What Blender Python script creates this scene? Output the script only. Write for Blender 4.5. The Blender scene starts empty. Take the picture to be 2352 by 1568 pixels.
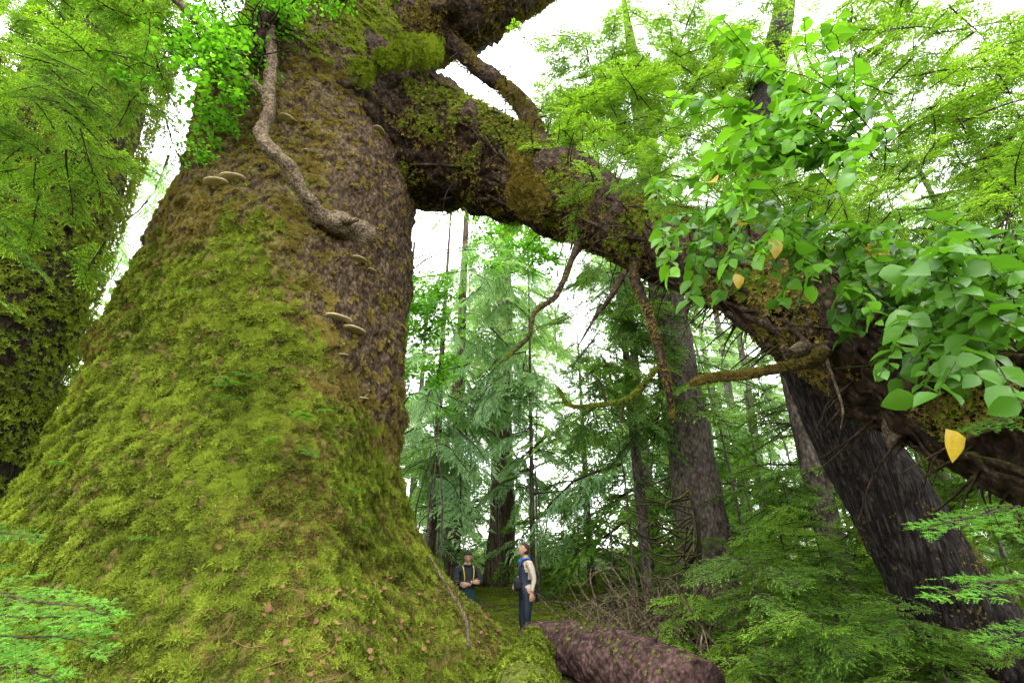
import bpy, math, random
import numpy as np
from mathutils import Vector, Matrix
random.seed(7); rng=np.random.default_rng(7)
scene=bpy.context.scene
COL=scene.collection
# ------------------------------------------------------------------ noise
def _h(ix,iy,iz,s):
    n=(ix*374761393+iy*668265263+iz*2147483647+s*974634777)&0xffffffff
    n=((n^(n>>13))*1274126177)&0xffffffff
    n=((n^(n>>16))*2246822519)&0xffffffff
    n=n^(n>>15)
    return (n&0xffffff)/float(0xffffff)
def vnoise(p,s=0):
    p=np.asarray(p,float); i=np.floor(p).astype(np.int64); f=p-i; f=f*f*(3-2*f)
    x,y,z=i[:,0],i[:,1],i[:,2]; r=0
    for dx in (0,1):
        wx=f[:,0] if dx else 1-f[:,0]
        for dy in (0,1):
            wy=f[:,1] if dy else 1-f[:,1]
            for dz in (0,1):
                wz=f[:,2] if dz else 1-f[:,2]
                r=r+wx*wy*wz*_h(x+dx,y+dy,(z+dz)*7+3,s)
    return r
def fbm(p,o=4,s=0):
    r=0;a=.5;p=np.asarray(p,float)
    for k in range(o):
        r=r+a*vnoise(p*(2**k)+k*17.3,s+k); a*=.5
    return r/(1-.5**o)
def sst(a,b,x):
    t=np.clip((x-a)/(b-a),0,1); return t*t*(3-2*t)
# ------------------------------------------------------------------ mesh helpers
class Geo:
    def __init__(s): s.V=[];s.F=[];s.M=[];s.T=[];s.n=0
    def add(s,v,f,m=0,t=.5):
        v=np.asarray(v,float).reshape(-1,3); f=np.asarray(f,int).reshape(-1,4)
        s.V.append(v);s.F.append(f+s.n)
        s.M.append(np.full(len(f),m,int) if np.isscalar(m) else np.asarray(m,int))
        s.T.append(np.full(len(v),float(t)) if np.isscalar(t) else np.asarray(t,float).reshape(-1))
        s.n+=len(v)
    def mesh(s,name,mats,smooth=True):
        V=np.concatenate(s.V);F=np.concatenate(s.F);M=np.concatenate(s.M);T=np.concatenate(s.T)
        me=bpy.data.meshes.new(name)
        me.vertices.add(len(V)); me.vertices.foreach_set('co',V.astype(np.float32).ravel())
        me.loops.add(F.size); me.loops.foreach_set('vertex_index',F.astype(np.int32).ravel())
        me.polygons.add(len(F)); me.polygons.foreach_set('loop_start',np.arange(0,F.size,4,dtype=np.int32))
        for m in mats: me.materials.append(m)
        me.polygons.foreach_set('material_index',M.astype(np.int32))
        me.polygons.foreach_set('use_smooth',np.full(len(F),smooth,bool))
        me.update(calc_edges=True)
        a=me.attributes.new('tint','FLOAT','POINT'); a.data.foreach_set('value',T.astype(np.float32))
        return me
def obj(name,data,parent=None,loc=None,mat=None):
    o=bpy.data.objects.new(name,data); COL.objects.link(o)
    if parent: o.parent=parent
    if mat is not None: o.matrix_local=mat
    elif loc is not None: o.location=loc
    return o
def smoothpath(P,R,k=4):
    P=np.asarray(P,float);R=np.asarray(R,float)
    if len(P)<3 and k>1:
        t=np.linspace(0,1,k+1)[:,None]; return P[0]+(P[-1]-P[0])*t, R[0]+(R[-1]-R[0])*t[:,0]
    Q=np.vstack([2*P[0]-P[1],P,2*P[-1]-P[-2]]); out=[];ro=[]
    for i in range(len(P)-1):
        a,b,c,d=Q[i],Q[i+1],Q[i+2],Q[i+3]
        for j in range(k):
            t=j/k
            out.append(.5*((2*b)+(-a+c)*t+(2*a-5*b+4*c-d)*t*t+(-a+3*b-3*c+d)*t**3)); ro.append(R[i]*(1-t)+R[i+1]*t)
    out.append(P[-1]);ro.append(R[-1])
    return np.array(out),np.array(ro)
def tube(P,R,n=8,k=4,amp=0,freq=3,seed=0,cap=True,amp2=0,freq2=12):
    P,R=smoothpath(P,R,k)
    if cap:
        d0=(P[0]-P[1]);d1=(P[-1]-P[-2])
        P=np.vstack([P[0]+d0*.02,P,P[-1]+d1*.02]);R=np.concatenate([[R[0]*.05],R,[R[-1]*.05]])
    T=np.gradient(P,axis=0); T/=np.linalg.norm(T,axis=1)[:,None]+1e-9
    u=np.array([0,0,1.]) if abs(T[0][2])<.9 else np.array([1.,0,0])
    u=np.cross(T[0],u);u/=np.linalg.norm(u); U=[]
    for t in T:
        u=u-t*np.dot(u,t);u/=np.linalg.norm(u)+1e-9;U.append(u.copy())
    U=np.array(U);W=np.cross(T,U)
    th=np.linspace(0,2*np.pi,n,endpoint=False)
    D=U[:,None,:]*np.cos(th)[None,:,None]+W[:,None,:]*np.sin(th)[None,:,None]
    V=P[:,None,:]+D*R[:,None,None]
    if amp:
        q=V.reshape(-1,3); nz=(fbm(q*freq,3,seed)-.5)*2*amp
        if amp2: nz=nz+(fbm(q*freq2,3,seed+5)-.5)*2*amp2
        V=V+D*(nz.reshape(V.shape[:2])*R[:,None])[:,:,None]
    K=len(P); i=np.arange(K-1)[:,None]*n; j=np.arange(n)[None,:]; j2=(j+1)%n
    F=np.stack([i+j,i+j2,i+n+j2,i+n+j],-1).reshape(-1,4)
    return V.reshape(-1,3),F
def basis(fwd,up):
    f=fwd/(np.linalg.norm(fwd,axis=1)[:,None]+1e-9)
    r=np.cross(up,f); r/=np.linalg.norm(r,axis=1)[:,None]+1e-9
    u=np.cross(f,r)
    return np.stack([f,r,u],-1)
def stamp(g,TV,TF,B,T,S,m=0,tint=None,tt=None):
    N=len(T);k=len(TV)
    if N==0: return
    V=np.einsum('nij,kj->nki',B,TV)*S[:,None,None]+T[:,None,:]
    F=(TF[None]+np.arange(N)[:,None,None]*k).reshape(-1,4)
    t=np.full((N,k),.5) if tint is None else np.repeat(tint[:,None],k,1)
    if tt is not None: t=t+tt[None]
    g.add(V.reshape(-1,3),F,m,np.clip(t,0,1).ravel())
DIA=np.array([[0,0,0],[.4,.16,.03],[1,0,-.05],[.4,-.16,.03]]); DIAF=np.array([[0,1,2,3]])
def mk_tuft():
    V=[];F=[]
    r=random.Random(3)
    for i in range(5):
        a=i*1.256+r.random()*.6; L=.7+.5*r.random(); w=.2
        d=np.array([math.cos(a)*.75,math.sin(a)*.75,.75]);s=np.array([-math.sin(a),math.cos(a),0])*w
        b=len(V)
        V+=[np.zeros(3),d*L*.5+s,d*L+np.array([math.cos(a),math.sin(a),-.6])*.25,d*L*.5-s]; F.append([b,b+1,b+2,b+3])
    return np.array(V),np.array(F)
TU_V,TU_F=mk_tuft()
def rndunit(n):
    v=rng.normal(size=(n,3));return v/np.linalg.norm(v,axis=1)[:,None]
def tufts(g,P,N,size,m=0,tint=None):
    n=len(P)
    if n==0: return
    t=rndunit(n); nn=N+rndunit(n)*.45
    B=basis(np.cross(nn,t),nn)
    stamp(g,TU_V,TU_F,B,P,size*(.5+rng.random(n)),m,tint if tint is not None else rng.random(n),None)
def leaf_t(w=.36,fold=.07,curl=.12):
    t=np.array([0,.15,.4,.68,.9,1.]);h=np.array([.01,.6,1,.78,.3,.0])*w
    V=[];F=[]
    for a,b in zip(t,h):
        z=-curl*a*a
        V+=[[a,b,z+fold*b/w],[a,0,z],[a,-b,z+fold*b/w]]
    for i in range(5):
        for j in range(2):
            q=i*3+j; F.append([q,q+3,q+4,q+1])
    return np.array(V),np.array(F)
LF_V,LF_F=leaf_t(); SF_V,SF_F=leaf_t(.36,.13,.28)
# ------------------------------------------------------------------ materials
def nodes(name):
    m=bpy.data.materials.new(name);m.use_nodes=True;nt=m.node_tree;nt.nodes.clear()
    return m,nt,nt.nodes.new,nt.links.new
def ramp(N,els):
    r=N('ShaderNodeValToRGB');e=r.color_ramp.elements
    while len(e)<len(els): e.new(.5)
    for k,(p,c) in enumerate(els): e[k].position=p;e[k].color=(*c,1)
    return r
def mixc(N,L,f,a,b,bt='MIX'):
    m=N('ShaderNodeMix');m.data_type='RGBA';m.blend_type=bt
    for s,v in ((0,f),(6,a),(7,b)):
        if isinstance(v,(int,float)): m.inputs[s].default_value=v
        elif isinstance(v,tuple): m.inputs[s].default_value=(*v,1)
        else: L(v,m.inputs[s])
    return m.outputs[2]
def math_(N,L,op,a,b=0,clamp=False):
    m=N('ShaderNodeMath');m.operation=op;m.use_clamp=clamp
    for s,v in ((0,a),(1,b)):
        if isinstance(v,(int,float)): m.inputs[s].default_value=v
        else: L(v,m.inputs[s])
    return m.outputs[0]
def noise_(N,L,co,sc,det=5,rough=.6):
    n=N('ShaderNodeTexNoise');n.inputs['Scale'].default_value=sc;n.inputs['Detail'].default_value=det;n.inputs['Roughness'].default_value=rough
    L(co,n.inputs['Vector']);return n.outputs['Fac']
def leafmat(name,dark,light,trans=.4,rough=.45,spec=.3,odd=None):
    m,nt,N,L=nodes(name)
    at=N('ShaderNodeAttribute');at.attribute_name='tint'
    oi=N('ShaderNodeObjectInfo');geo=N('ShaderNodeNewGeometry')
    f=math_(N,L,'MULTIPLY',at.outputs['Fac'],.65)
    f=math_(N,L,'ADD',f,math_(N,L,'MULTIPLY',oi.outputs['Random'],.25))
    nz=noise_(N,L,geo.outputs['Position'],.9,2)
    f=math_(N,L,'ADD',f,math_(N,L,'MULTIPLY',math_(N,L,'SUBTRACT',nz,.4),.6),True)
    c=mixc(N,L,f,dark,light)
    if odd:
        g=math_(N,L,'GREATER_THAN',at.outputs['Fac'],.97)
        c=mixc(N,L,g,c,mixc(N,L,noise_(N,L,geo.outputs['Position'],30,3),odd,(.25,.13,.02)))
    p=N('ShaderNodeBsdfPrincipled');L(c,p.inputs['Base Color']);p.inputs['Roughness'].default_value=rough
    p.inputs['Specular IOR Level'].default_value=spec
    t=N('ShaderNodeBsdfTranslucent');c2=mixc(N,L,1.0,c,(1.5,1.55,.7),'MULTIPLY');L(c2,t.inputs['Color'])
    mx=N('ShaderNodeMixShader');mx.inputs[0].default_value=trans;L(p.outputs[0],mx.inputs[1]);L(t.outputs[0],mx.inputs[2])
    o=N('ShaderNodeOutputMaterial');L(mx.outputs[0],o.inputs[0]);return m
def barkmat(name,c1,c2,c3,sc=6,zs=.3,moss=0.,mossc=((.02,.045,.006),(.15,.20,.025)),bump=.5,up=.6,useattr=False,crack=True):
    m,nt,N,L=nodes(name)
    geo=N('ShaderNodeNewGeometry');mp=N('ShaderNodeMapping');L(geo.outputs['Position'],mp.inputs[0]);mp.inputs['Scale'].default_value=(1,1,zs)
    n1=noise_(N,L,mp.outputs[0],sc,8,.7); n2=noise_(N,L,geo.outputs['Position'],1.3,4)
    n3=noise_(N,L,geo.outputs['Position'],45,4,.7)
    r=ramp(N,[(.36,c1),(.5,c2),(.66,c3)]);L(n1,r.inputs[0])
    base=mixc(N,L,math_(N,L,'MULTIPLY',n2,.7),r.outputs[0],c1)
    base=mixc(N,L,.6,base,mixc(N,L,n3,(.0,.0,.0),(2.,2.,2.)),'MULTIPLY')
    h=n1
    if crack:
        v=N('ShaderNodeTexVoronoi');v.feature='F1';v.inputs['Scale'].default_value=sc*2.2;L(mp.outputs[0],v.inputs['Vector'])
        h=math_(N,L,'SUBTRACT',n1,math_(N,L,'MULTIPLY',v.outputs['Distance'],.6))
        vr=ramp(N,[(.25,(1,1,1)),(.75,(.3,.28,.26))]);L(v.outputs['Distance'],vr.inputs[0])
        base=mixc(N,L,.8,base,vr.outputs[0],'MULTIPLY')
    h=math_(N,L,'ADD',h,math_(N,L,'MULTIPLY',n3,.25))
    sx=N('ShaderNodeSeparateXYZ');L(geo.outputs['Normal'],sx.inputs[0])
    if useattr:
        at=N('ShaderNodeAttribute');at.attribute_name='tint'
        mf=math_(N,L,'ADD',at.outputs['Fac'],math_(N,L,'MULTIPLY',math_(N,L,'SUBTRACT',noise_(N,L,geo.outputs['Position'],7,7,.75),.47),2.2))
        rr=ramp(N,[(.40,(0,0,0)),(.62,(1,1,1))]);L(mf,rr.inputs[0])
    else:
        mf=math_(N,L,'ADD',math_(N,L,'MULTIPLY',sx.outputs[2],up),math_(N,L,'ADD',noise_(N,L,geo.outputs['Position'],2.2,6,.7),moss-.5))
        rr=ramp(N,[(.3,(0,0,0)),(.5,(1,1,1))]);L(mf,rr.inputs[0])
    mr=ramp(N,[(.35,mossc[0]),(.65,mossc[1])]);L(noise_(N,L,geo.outputs['Position'],14,6,.75),mr.inputs[0])
    mc=mixc(N,L,math_(N,L,'MULTIPLY',n2,.7),mr.outputs[0],(.12,.09,.02))
    col=mixc(N,L,rr.outputs[0],base,mc)
    b=N('ShaderNodeBump');b.inputs['Strength'].default_value=bump;b.inputs['Distance'].default_value=.06;L(h,b.inputs['Height'])
    p=N('ShaderNodeBsdfPrincipled');L(col,p.inputs['Base Color']);p.inputs['Roughness'].default_value=.9;p.inputs['Specular IOR Level'].default_value=.15
    L(b.outputs[0],p.inputs['Normal'])
    o=N('ShaderNodeOutputMaterial');L(p.outputs[0],o.inputs[0]);return m
def plain(name,c,rough=.8,var=.25,sc=30,spec=.3):
    m,nt,N,L=nodes(name);geo=N('ShaderNodeNewGeometry')
    n=noise_(N,L,geo.outputs['Position'],sc,4)
    r=ramp(N,[(.3,tuple(x*(1-var) for x in c)),(.7,tuple(min(1,x*(1+var)) for x in c))]);L(n,r.inputs[0])
    p=N('ShaderNodeBsdfPrincipled');L(r.outputs[0],p.inputs['Base Color']);p.inputs['Roughness'].default_value=rough;p.inputs['Specular IOR Level'].default_value=spec
    o=N('ShaderNodeOutputMaterial');L(p.outputs[0],o.inputs[0]);return m
M_giant=barkmat('giant_spruce_bark',(.034,.021,.012),(.125,.082,.046),(.29,.21,.135),9,.6,bump=1.,useattr=True,mossc=((.035,.035,.007),(.16,.145,.03)))
M_arch=barkmat('arch_limb_bark',(.015,.009,.006),(.07,.043,.028),(.17,.115,.075),7,.8,moss=-.02,bump=1.,up=.5)
M_dark=barkmat('dark_bark',(.006,.005,.005),(.032,.024,.021),(.15,.12,.108),20,.13,moss=-.25,bump=1.,up=.4)
M_grey=barkmat('grey_spruce_bark',(.05,.038,.03),(.15,.12,.10),(.26,.22,.19),8,.5,moss=-.3,bump=.7,up=.3)
M_pale=barkmat('haze_paled_bark',(.10,.085,.07),(.22,.19,.165),(.36,.33,.29),8,.5,moss=-.3,bump=.5,up=.3)  # bark colour lightened to paint haze onto distant trunks and stems
M_red=barkmat('red_cedar_bark',(.05,.032,.024),(.17,.12,.09),(.30,.22,.175),10,.15,moss=-.3,bump=.7,up=.3)
M_mossy=barkmat('mossy_bark',(.014,.01,.008),(.05,.035,.025),(.12,.09,.06),7,.5,moss=.25,bump=.8,up=.35)
M_wood=barkmat('weathered_wood',(.09,.064,.04),(.25,.185,.12),(.38,.31,.205),13,.8,moss=-.0,bump=1.,up=.3)
M_twig=barkmat('twig_bark',(.014,.01,.007),(.05,.035,.024),(.12,.09,.06),20,.5,moss=-.02,bump=.3,up=.3,crack=False)
M_fallen=barkmat('fallen_log_bark',(.03,.017,.015),(.13,.072,.062),(.28,.17,.15),7,1.,moss=-.16,bump=1.,up=.4)
M_ground=barkmat('forest_floor',(.02,.014,.008),(.07,.05,.028),(.16,.115,.07),5,1.,moss=.02,bump=.8,up=.35,crack=False)
M_moss=leafmat('moss',(.016,.03,.003),(.25,.315,.032),.25,.9,.1)
M_mossb=leafmat('moss_brown',(.04,.028,.007),(.30,.235,.06),.2,.9,.1)
M_hem=leafmat('hemlock_needles',(.03,.085,.012),(.21,.40,.04),.45,.5)
M_hemn=leafmat('hemlock_needles_near',(.04,.14,.012),(.18,.44,.045),.4,.5)
M_hemd=leafmat('hemlock_needles_dark',(.025,.075,.018),(.15,.30,.055),.4,.5)  # darker green needle colour
M_heml=leafmat('hemlock_needles_young',(.07,.17,.012),(.33,.55,.05),.5,.5)
M_ced=leafmat('cedar_foliage_hazed',(.18,.32,.18),(.42,.60,.40),.5,.6)  # pale bluish cedar green, lightened further so the colour stands for haze
M_far=leafmat('haze_paled_foliage',(.14,.26,.11),(.38,.55,.26),.5,.6)  # far foliage paled: atmospheric haze painted into the leaf colour
M_maple=leafmat('maple_leaves',(.04,.15,.01),(.20,.5,.03),.5,.45)
M_salal=leafmat('salal_leaves',(.007,.042,.012),(.17,.41,.02),.38,.32,.3,odd=(.55,.42,.04))
M_fung=plain('bracket_fungus_flesh',(.36,.29,.16),.7,.3,20)
# ------------------------------------------------------------------ bough templates
def bough(seed,L=1.6,W=.55,sp=.075,sub=.04,sl=.1,droop=.12,hang=.0,mat=None,needles=False,wid=.95,skip=.15):
    r=np.random.default_rng(seed);g=Geo()
    wig=r.uniform(-1,1)
    def ax(t): return np.array([L*t, .09*L*math.sin(t*3.2+seed)*wig, -droop*L*t*t+.02*L*math.sin(t*9+seed)])
    g.add(*tube([ax(t) for t in np.linspace(0,.97,6)],np.linspace(.012,.003,6)*L,4,1,cap=False),1,.3)
    P=[];D=[];S=[];T=[]
    n=int(L/sp)
    for i in range(n):
        for sd in (-1,1):
            if r.random()<skip: continue
            t=.05+.94*(i+r.random())/n
            ln=W*L*(1-t)**.7*min(1,t*3+.35)*r.uniform(.45,1.25)+.06
            a=sd*(1.0+.35*(r.random()-.5)-.3*t); z=-.05+.35*(r.random()-.5)-hang
            b=ax(t);tilt=r.normal()*.3;m=max(3,int(ln/sub));bend=r.uniform(-.5,.1)*sd
            q=b.copy();tw=[b]
            for j in range(m):
                s=(j+.5)/m;aa=a+bend*s
                d=np.array([math.cos(aa),math.sin(aa),z-.25*s-hang*.5*s]);d/=np.linalg.norm(d)
                q=q+d*ln/m;tw.append(q.copy())
                for s2 in (-1,1):
                    if r.random()<.12: continue
                    b2=aa+s2*(.8+.35*r.random())
                    dd=np.array([math.cos(b2),math.sin(b2),-.08-hang*.9+tilt*s2*.5+.22*r.normal()])
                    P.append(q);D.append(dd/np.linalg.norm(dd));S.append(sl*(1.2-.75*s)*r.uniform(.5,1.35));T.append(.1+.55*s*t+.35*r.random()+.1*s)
            P.append(q);D.append(d);S.append(sl);T.append(.9)
            g.add(*tube([tw[0],tw[len(tw)//2],tw[-1]],[.003*L,.002*L,.001],3,1,cap=False),1,.3)
    P=np.array(P);D=np.array(D);S=np.array(S);T=np.array(T)
    if needles:
        NP=[];ND=[];NS=[];NT=[]
        for k in range(9):
            f=(k+.3)/9
            for s2 in (-1,1):
                side=np.cross(D,[0,0,1.]);side/=np.linalg.norm(side,axis=1)[:,None]+1e-9
                NP.append(P+D*(S*f)[:,None]);d=D*.45+side*s2+r.normal(size=D.shape)*.12
                ND.append(d/np.linalg.norm(d,axis=1)[:,None]);NS.append(np.full(len(P),.021)*(1-.3*f));NT.append(T)
        P=np.concatenate(NP);D=np.concatenate(ND);S=np.concatenate(NS);T=np.concatenate(NT)
    up=np.tile([0,0,1.],(len(P),1))+r.normal(size=(len(P),3))*.3
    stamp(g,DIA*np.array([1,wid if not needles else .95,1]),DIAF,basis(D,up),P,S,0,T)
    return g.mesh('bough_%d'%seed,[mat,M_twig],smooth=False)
def variants(base,mat,nv=4,**k): return [bough(base+i,mat=mat,**k) for i in range(nv)]
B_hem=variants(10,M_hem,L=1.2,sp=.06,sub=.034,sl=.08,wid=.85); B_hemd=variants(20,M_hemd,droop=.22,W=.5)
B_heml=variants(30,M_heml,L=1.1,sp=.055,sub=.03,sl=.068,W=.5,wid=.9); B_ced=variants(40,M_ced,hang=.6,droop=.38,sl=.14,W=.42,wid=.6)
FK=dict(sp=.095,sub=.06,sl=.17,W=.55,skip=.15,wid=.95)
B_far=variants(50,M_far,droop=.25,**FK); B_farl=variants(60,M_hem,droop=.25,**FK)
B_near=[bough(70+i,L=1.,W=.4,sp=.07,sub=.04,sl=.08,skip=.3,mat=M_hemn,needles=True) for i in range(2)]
def leafclump(seed,n=130,R=.6,size=.1,mat=None):
    r=np.random.default_rng(seed);g=Geo();P=[];D=[]
    for k in range(9):
        d=r.normal(size=3);d[2]*=.4;d/=np.linalg.norm(d);e=d*R*(.7+.5*r.random())
        g.add(*tube([[0,0,0],e*.5+r.normal(size=3)*.04,e],[.010,.006,.002],4,2,cap=False),1,.3)
        for j in range(n//9):
            t=.25+.8*r.random();P.append(e*t+r.normal(size=3)*.09);a=r.random()*6.28;D.append([math.cos(a),math.sin(a),-.35+.3*r.normal()])
    P=np.array(P);D=np.array(D)
    stamp(g,LF_V*np.array([1,1.3,1]),LF_F,basis(D,np.tile([0,0,1.],(len(P),1))+r.normal(size=P.shape)*.3),P,size*(.5+.8*r.random(len(P))),0,r.random(len(P)))
    return g.mesh('leaf_clump_%d'%seed,[mat,M_twig],smooth=True)
B_map=[leafclump(80+i,mat=M_maple) for i in range(3)]
def place(name,meshes,parent,off,boxes,s=(.8,1.3),az=None,pitch=(.0,.5),seed=1,clump=None,lane=False):
    r=random.Random(seed);k=0
    for (x0,x1),(y0,y1),(z0,z1),n in boxes:
        i=0;tries=0
        while i<n and tries<n*12:
            tries+=1
            q=(r.uniform(x0,x1),r.uniform(y0,y1),r.uniform(z0,z1))
            if clump and vnoise(np.array([q])*clump[0],seed)[0]<clump[1]: continue
            if lane and -.25*q[1]<q[0]<.17*q[1]: i+=1;continue
            i+=1;p=Vector(q)-off
            a=r.uniform(0,6.283) if az is None else az+r.uniform(-.9,.9)
            sc=r.uniform(*s)
            m=Matrix.Translation(p)@Matrix.Rotation(a,4,'Z')@Matrix.Rotation(r.uniform(*pitch),4,'Y')@Matrix.Rotation(r.uniform(-.4,.4),4,'X')@Matrix.Scale(sc,4)
            obj('%s_%d'%(name,k),r.choice(meshes),parent,mat=m);k+=1
def empty(name,loc): 
    e=obj(name,None,loc=loc); e.empty_display_size=.3; return e
def conifer(name,x,y,rad,H,z0,n,bl,meshes,bark,lean=(0,0),seed=0,gap=None,segs=14,pit=(.05,.5)):
    r=random.Random(seed);e=empty(name,(x,y,0));g=Geo()
    P=[(lean[0]*(t**1.3),lean[1]*t,-.4+(H+.4)*t) for t in (0,.04,.12,.3,.5,.75,1)]
    P=[(a+r.uniform(-.15,.15)*rad,b,c) for a,b,c in P]
    R=[rad*1.5,rad*1.15,rad,rad*.88,rad*.7,rad*.45,.03]
    g.add(*tube(P,R,segs,8,amp=.12,freq=2.5,seed=seed))
    for i in range(int(14+n*.3)):
        z=r.uniform(1.2,H*.6);t=z/H;a=r.uniform(0,6.28);l=r.uniform(.3,2.0)*min(1,bl)
        c=np.array([lean[0]*t**1.3,lean[1]*t,z]);d=np.array([math.cos(a),math.sin(a),r.uniform(-.3,.2)])
        g.add(*tube([c,c+d*(l*.5+rad*.8),c+d*(l+rad)+np.array([0,0,r.uniform(-.3,.1)])],[.03,.018,.005],4,2),0,.5)
    obj('trunk',g.mesh(name+'_trunk',[bark]),e)
    for i in range(n):
        z=z0+(H-z0)*((i+r.random())/n)**1.1;t=z/H
        if z>H*.98: continue
        a=r.uniform(0,6.283);sc=bl*(1.1-.8*((z-z0)/(H-z0)))*r.uniform(.55,1.2)
        c=Vector((lean[0]*t**1.3,lean[1]*t,z))
        off=r.uniform(0,.8)*bl
        m=Matrix.Translation(c+Vector((math.cos(a)*off,math.sin(a)*off,-off*.15)))@Matrix.Rotation(a,4,'Z')@Matrix.Rotation(r.uniform(*pit),4,'Y')@Matrix.Rotation(r.uniform(-.3,.3),4,'X')@Matrix.Scale(sc,4)
        obj('bough_%d'%i,r.choice(meshes),e,mat=m)
    return e
# ------------------------------------------------------------------ ground
def gz(x,y):
    p=np.stack([x,y,np.zeros_like(x)],-1)
    far=sst(14,40,np.hypot(x,y-8))
    z=(fbm(p*.35,4,5)-.5)*.5+(fbm(p*2.2,3,9)-.5)*.14+far*(fbm(p*.06,3,2)-.35)*4
    z=z+.44*sst(2.0,7.5,x)*sst(3,8,y)
    return z-.05
n=360;t=np.linspace(-1,1,n);w=np.sign(t)*np.abs(t)**2.6*160
X,Y=np.meshgrid(w+1.5,w+10.5);Z=gz(X.ravel(),Y.ravel())
i=np.arange(n-1)[:,None]*n;j=np.arange(n-1)[None,:]
F=np.stack([i+j,i+j+1,i+n+j+1,i+n+j],-1).reshape(-1,4)
g=Geo();g.add(np.stack([X.ravel(),Y.ravel(),Z],-1),F);obj('ground',g.mesh('ground',[M_ground]))
# ------------------------------------------------------------------ giant spruce
CX,CY=-4.7,8.83
C=np.array([.469,-.883]);Lf=np.array([-.883,-.469])
zt=[-1,-.2,.3,.8,1.35,2.18,3.5,5.3,7.25,11,15.9,20,30,42];rt=[5.0,4.5,4.1,3.75,3.35,2.95,2.6,2.40,2.40,2.36,2.0,1.75,1.3,.5]
def gpoint(phi,z,extra=0.,fine=True):
    r=np.interp(z,zt,rt)
    dx=np.cos(phi)*C[0]+np.sin(phi)*Lf[0];dy=np.cos(phi)*C[1]+np.sin(phi)*Lf[1]
    q=np.stack([dx*2.4,dy*2.4,z],-1)
    fl=np.exp(-np.clip(z,-1,99)/1.1)
    r=r+fl*(.40*np.cos(5*phi+.6)+.2*np.cos(9*phi+2))
    r=r+1.0*np.exp(-np.clip(z,0,99)/.55)*np.exp(-((phi+1.25)/.4)**2)
    r=r+(fbm(q*.45,3,11)-.5)*.6+(fbm(q*np.array([1.2,1.2,.5]),3,21)-.5)*.32
    m=mossmask(phi,z,q)
    if fine: r=r+(fbm(q*4.5,3,31)-.5)*(.12+.16*m)+(fbm(q*np.array([13,13,9]),2,41)-.5)*.095
    r=r+extra
    return np.stack([CX+dx*r,CY+dy*r,z],-1),m
def mossmask(phi,z,q):
    d=np.degrees(phi)
    zb=np.interp(d,[-120,-25,-16,-6,10,90,130],[4.1,4.0,4.7,5.9,6.6,7.0,8])
    nz=(fbm(q*1.4,4,51)-.5)
    m=sst(1.9,-1.9,z-zb+nz*4.0)
    zt2=np.interp(d,[-120,-10,20,90],[9.8,10.4,12.6,12])
    top=sst(-1.,1.2,z-zt2+nz*4)*.8
    return np.clip(np.maximum(np.maximum(m,top),.36*sst(-22,0,d)+.2*nz),0,1)
nth,nzz=620,760
phi=np.linspace(-math.pi,math.pi,nth,endpoint=False);phi=phi-0.42*np.sin(phi)
zz=np.concatenate([np.linspace(-.8,16,nzz-60,endpoint=False),np.linspace(16,42,60)])
PH,ZZ=np.meshgrid(phi,zz)
V,m=gpoint(PH.ravel(),ZZ.ravel())
i=np.arange(nzz-1)[:,None]*nth;j=np.arange(nth)[None,:]
F=np.stack([i+j,i+(j+1)%nth,i+nth+(j+1)%nth,i+nth+j],-1).reshape(-1,4)
giant=empty('giant_sitka_spruce',(0,0,0))
g=Geo();g.add(V,F,0,m*.9+.05);obj('trunk',g.mesh('giant_trunk',[M_giant]),giant)
def mosscoat(n,seed,z0,z1,p0=-1.9,p1=2.0):
    ph=rng.uniform(p0,p1,n);z=z0+(z1-z0)*rng.random(n)
    P,m=gpoint(ph,z);P2,_=gpoint(ph+.02,z,fine=False);P3,_=gpoint(ph,z+.06,fine=False);P1,_=gpoint(ph,z,fine=False)
    Nn=np.cross(P3-P1,P2-P1);Nn/=np.linalg.norm(Nn,axis=1)[:,None]
    out=np.stack([P[:,0]-CX,P[:,1]-CY,np.zeros(n)],-1);s=np.sign((Nn*out).sum(1));Nn*=s[:,None]
    nz=fbm(P*1.1,4,61);cl=fbm(P*8,3,65)
    keep=(m+(cl-.5)*2.6>.5)&(rng.random(n)<.2+1.0*sst(.35,.6,cl))
    return P[keep],Nn[keep],nz[keep],cl[keep],m[keep],ph[keep]
g=Geo()
for args,sz in (((300000,1,-.3,10.5),.038),((150000,3,.3,3.6,-.9,1.3),.027)):
    P,Nn,nz,cl,mm,ph=mosscoat(*args)
    br=rng.random(len(P))<np.clip(sst(.46,.62,nz)*.7+.08+sst(.8,.4,mm)*.9-.25*sst(-.2,-.9,ph)*sst(4,3,P[:,2]),0,1)
    tt=np.clip((cl-.32)*2.6+(fbm(P*2.3,2,69)-.5)*1.1+rng.normal(size=len(P))*.2,0,1)
    tufts(g,P[~br]+Nn[~br]*(.04*(cl[~br]-.4))[:,None],Nn[~br]+np.array([0,0,-.15]),sz*1.15,0,tt[~br]);tufts(g,P[br],Nn[br],sz*.95,1,tt[br]*.9)
P,Nn,nz,cl,mm,ph=mosscoat(40000,2,10.5,16);tufts(g,P,Nn,.06,0,np.clip(cl+.1,0,1))
obj('moss',g.mesh('giant_moss',[M_moss,M_mossb],smooth=False),giant)
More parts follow.
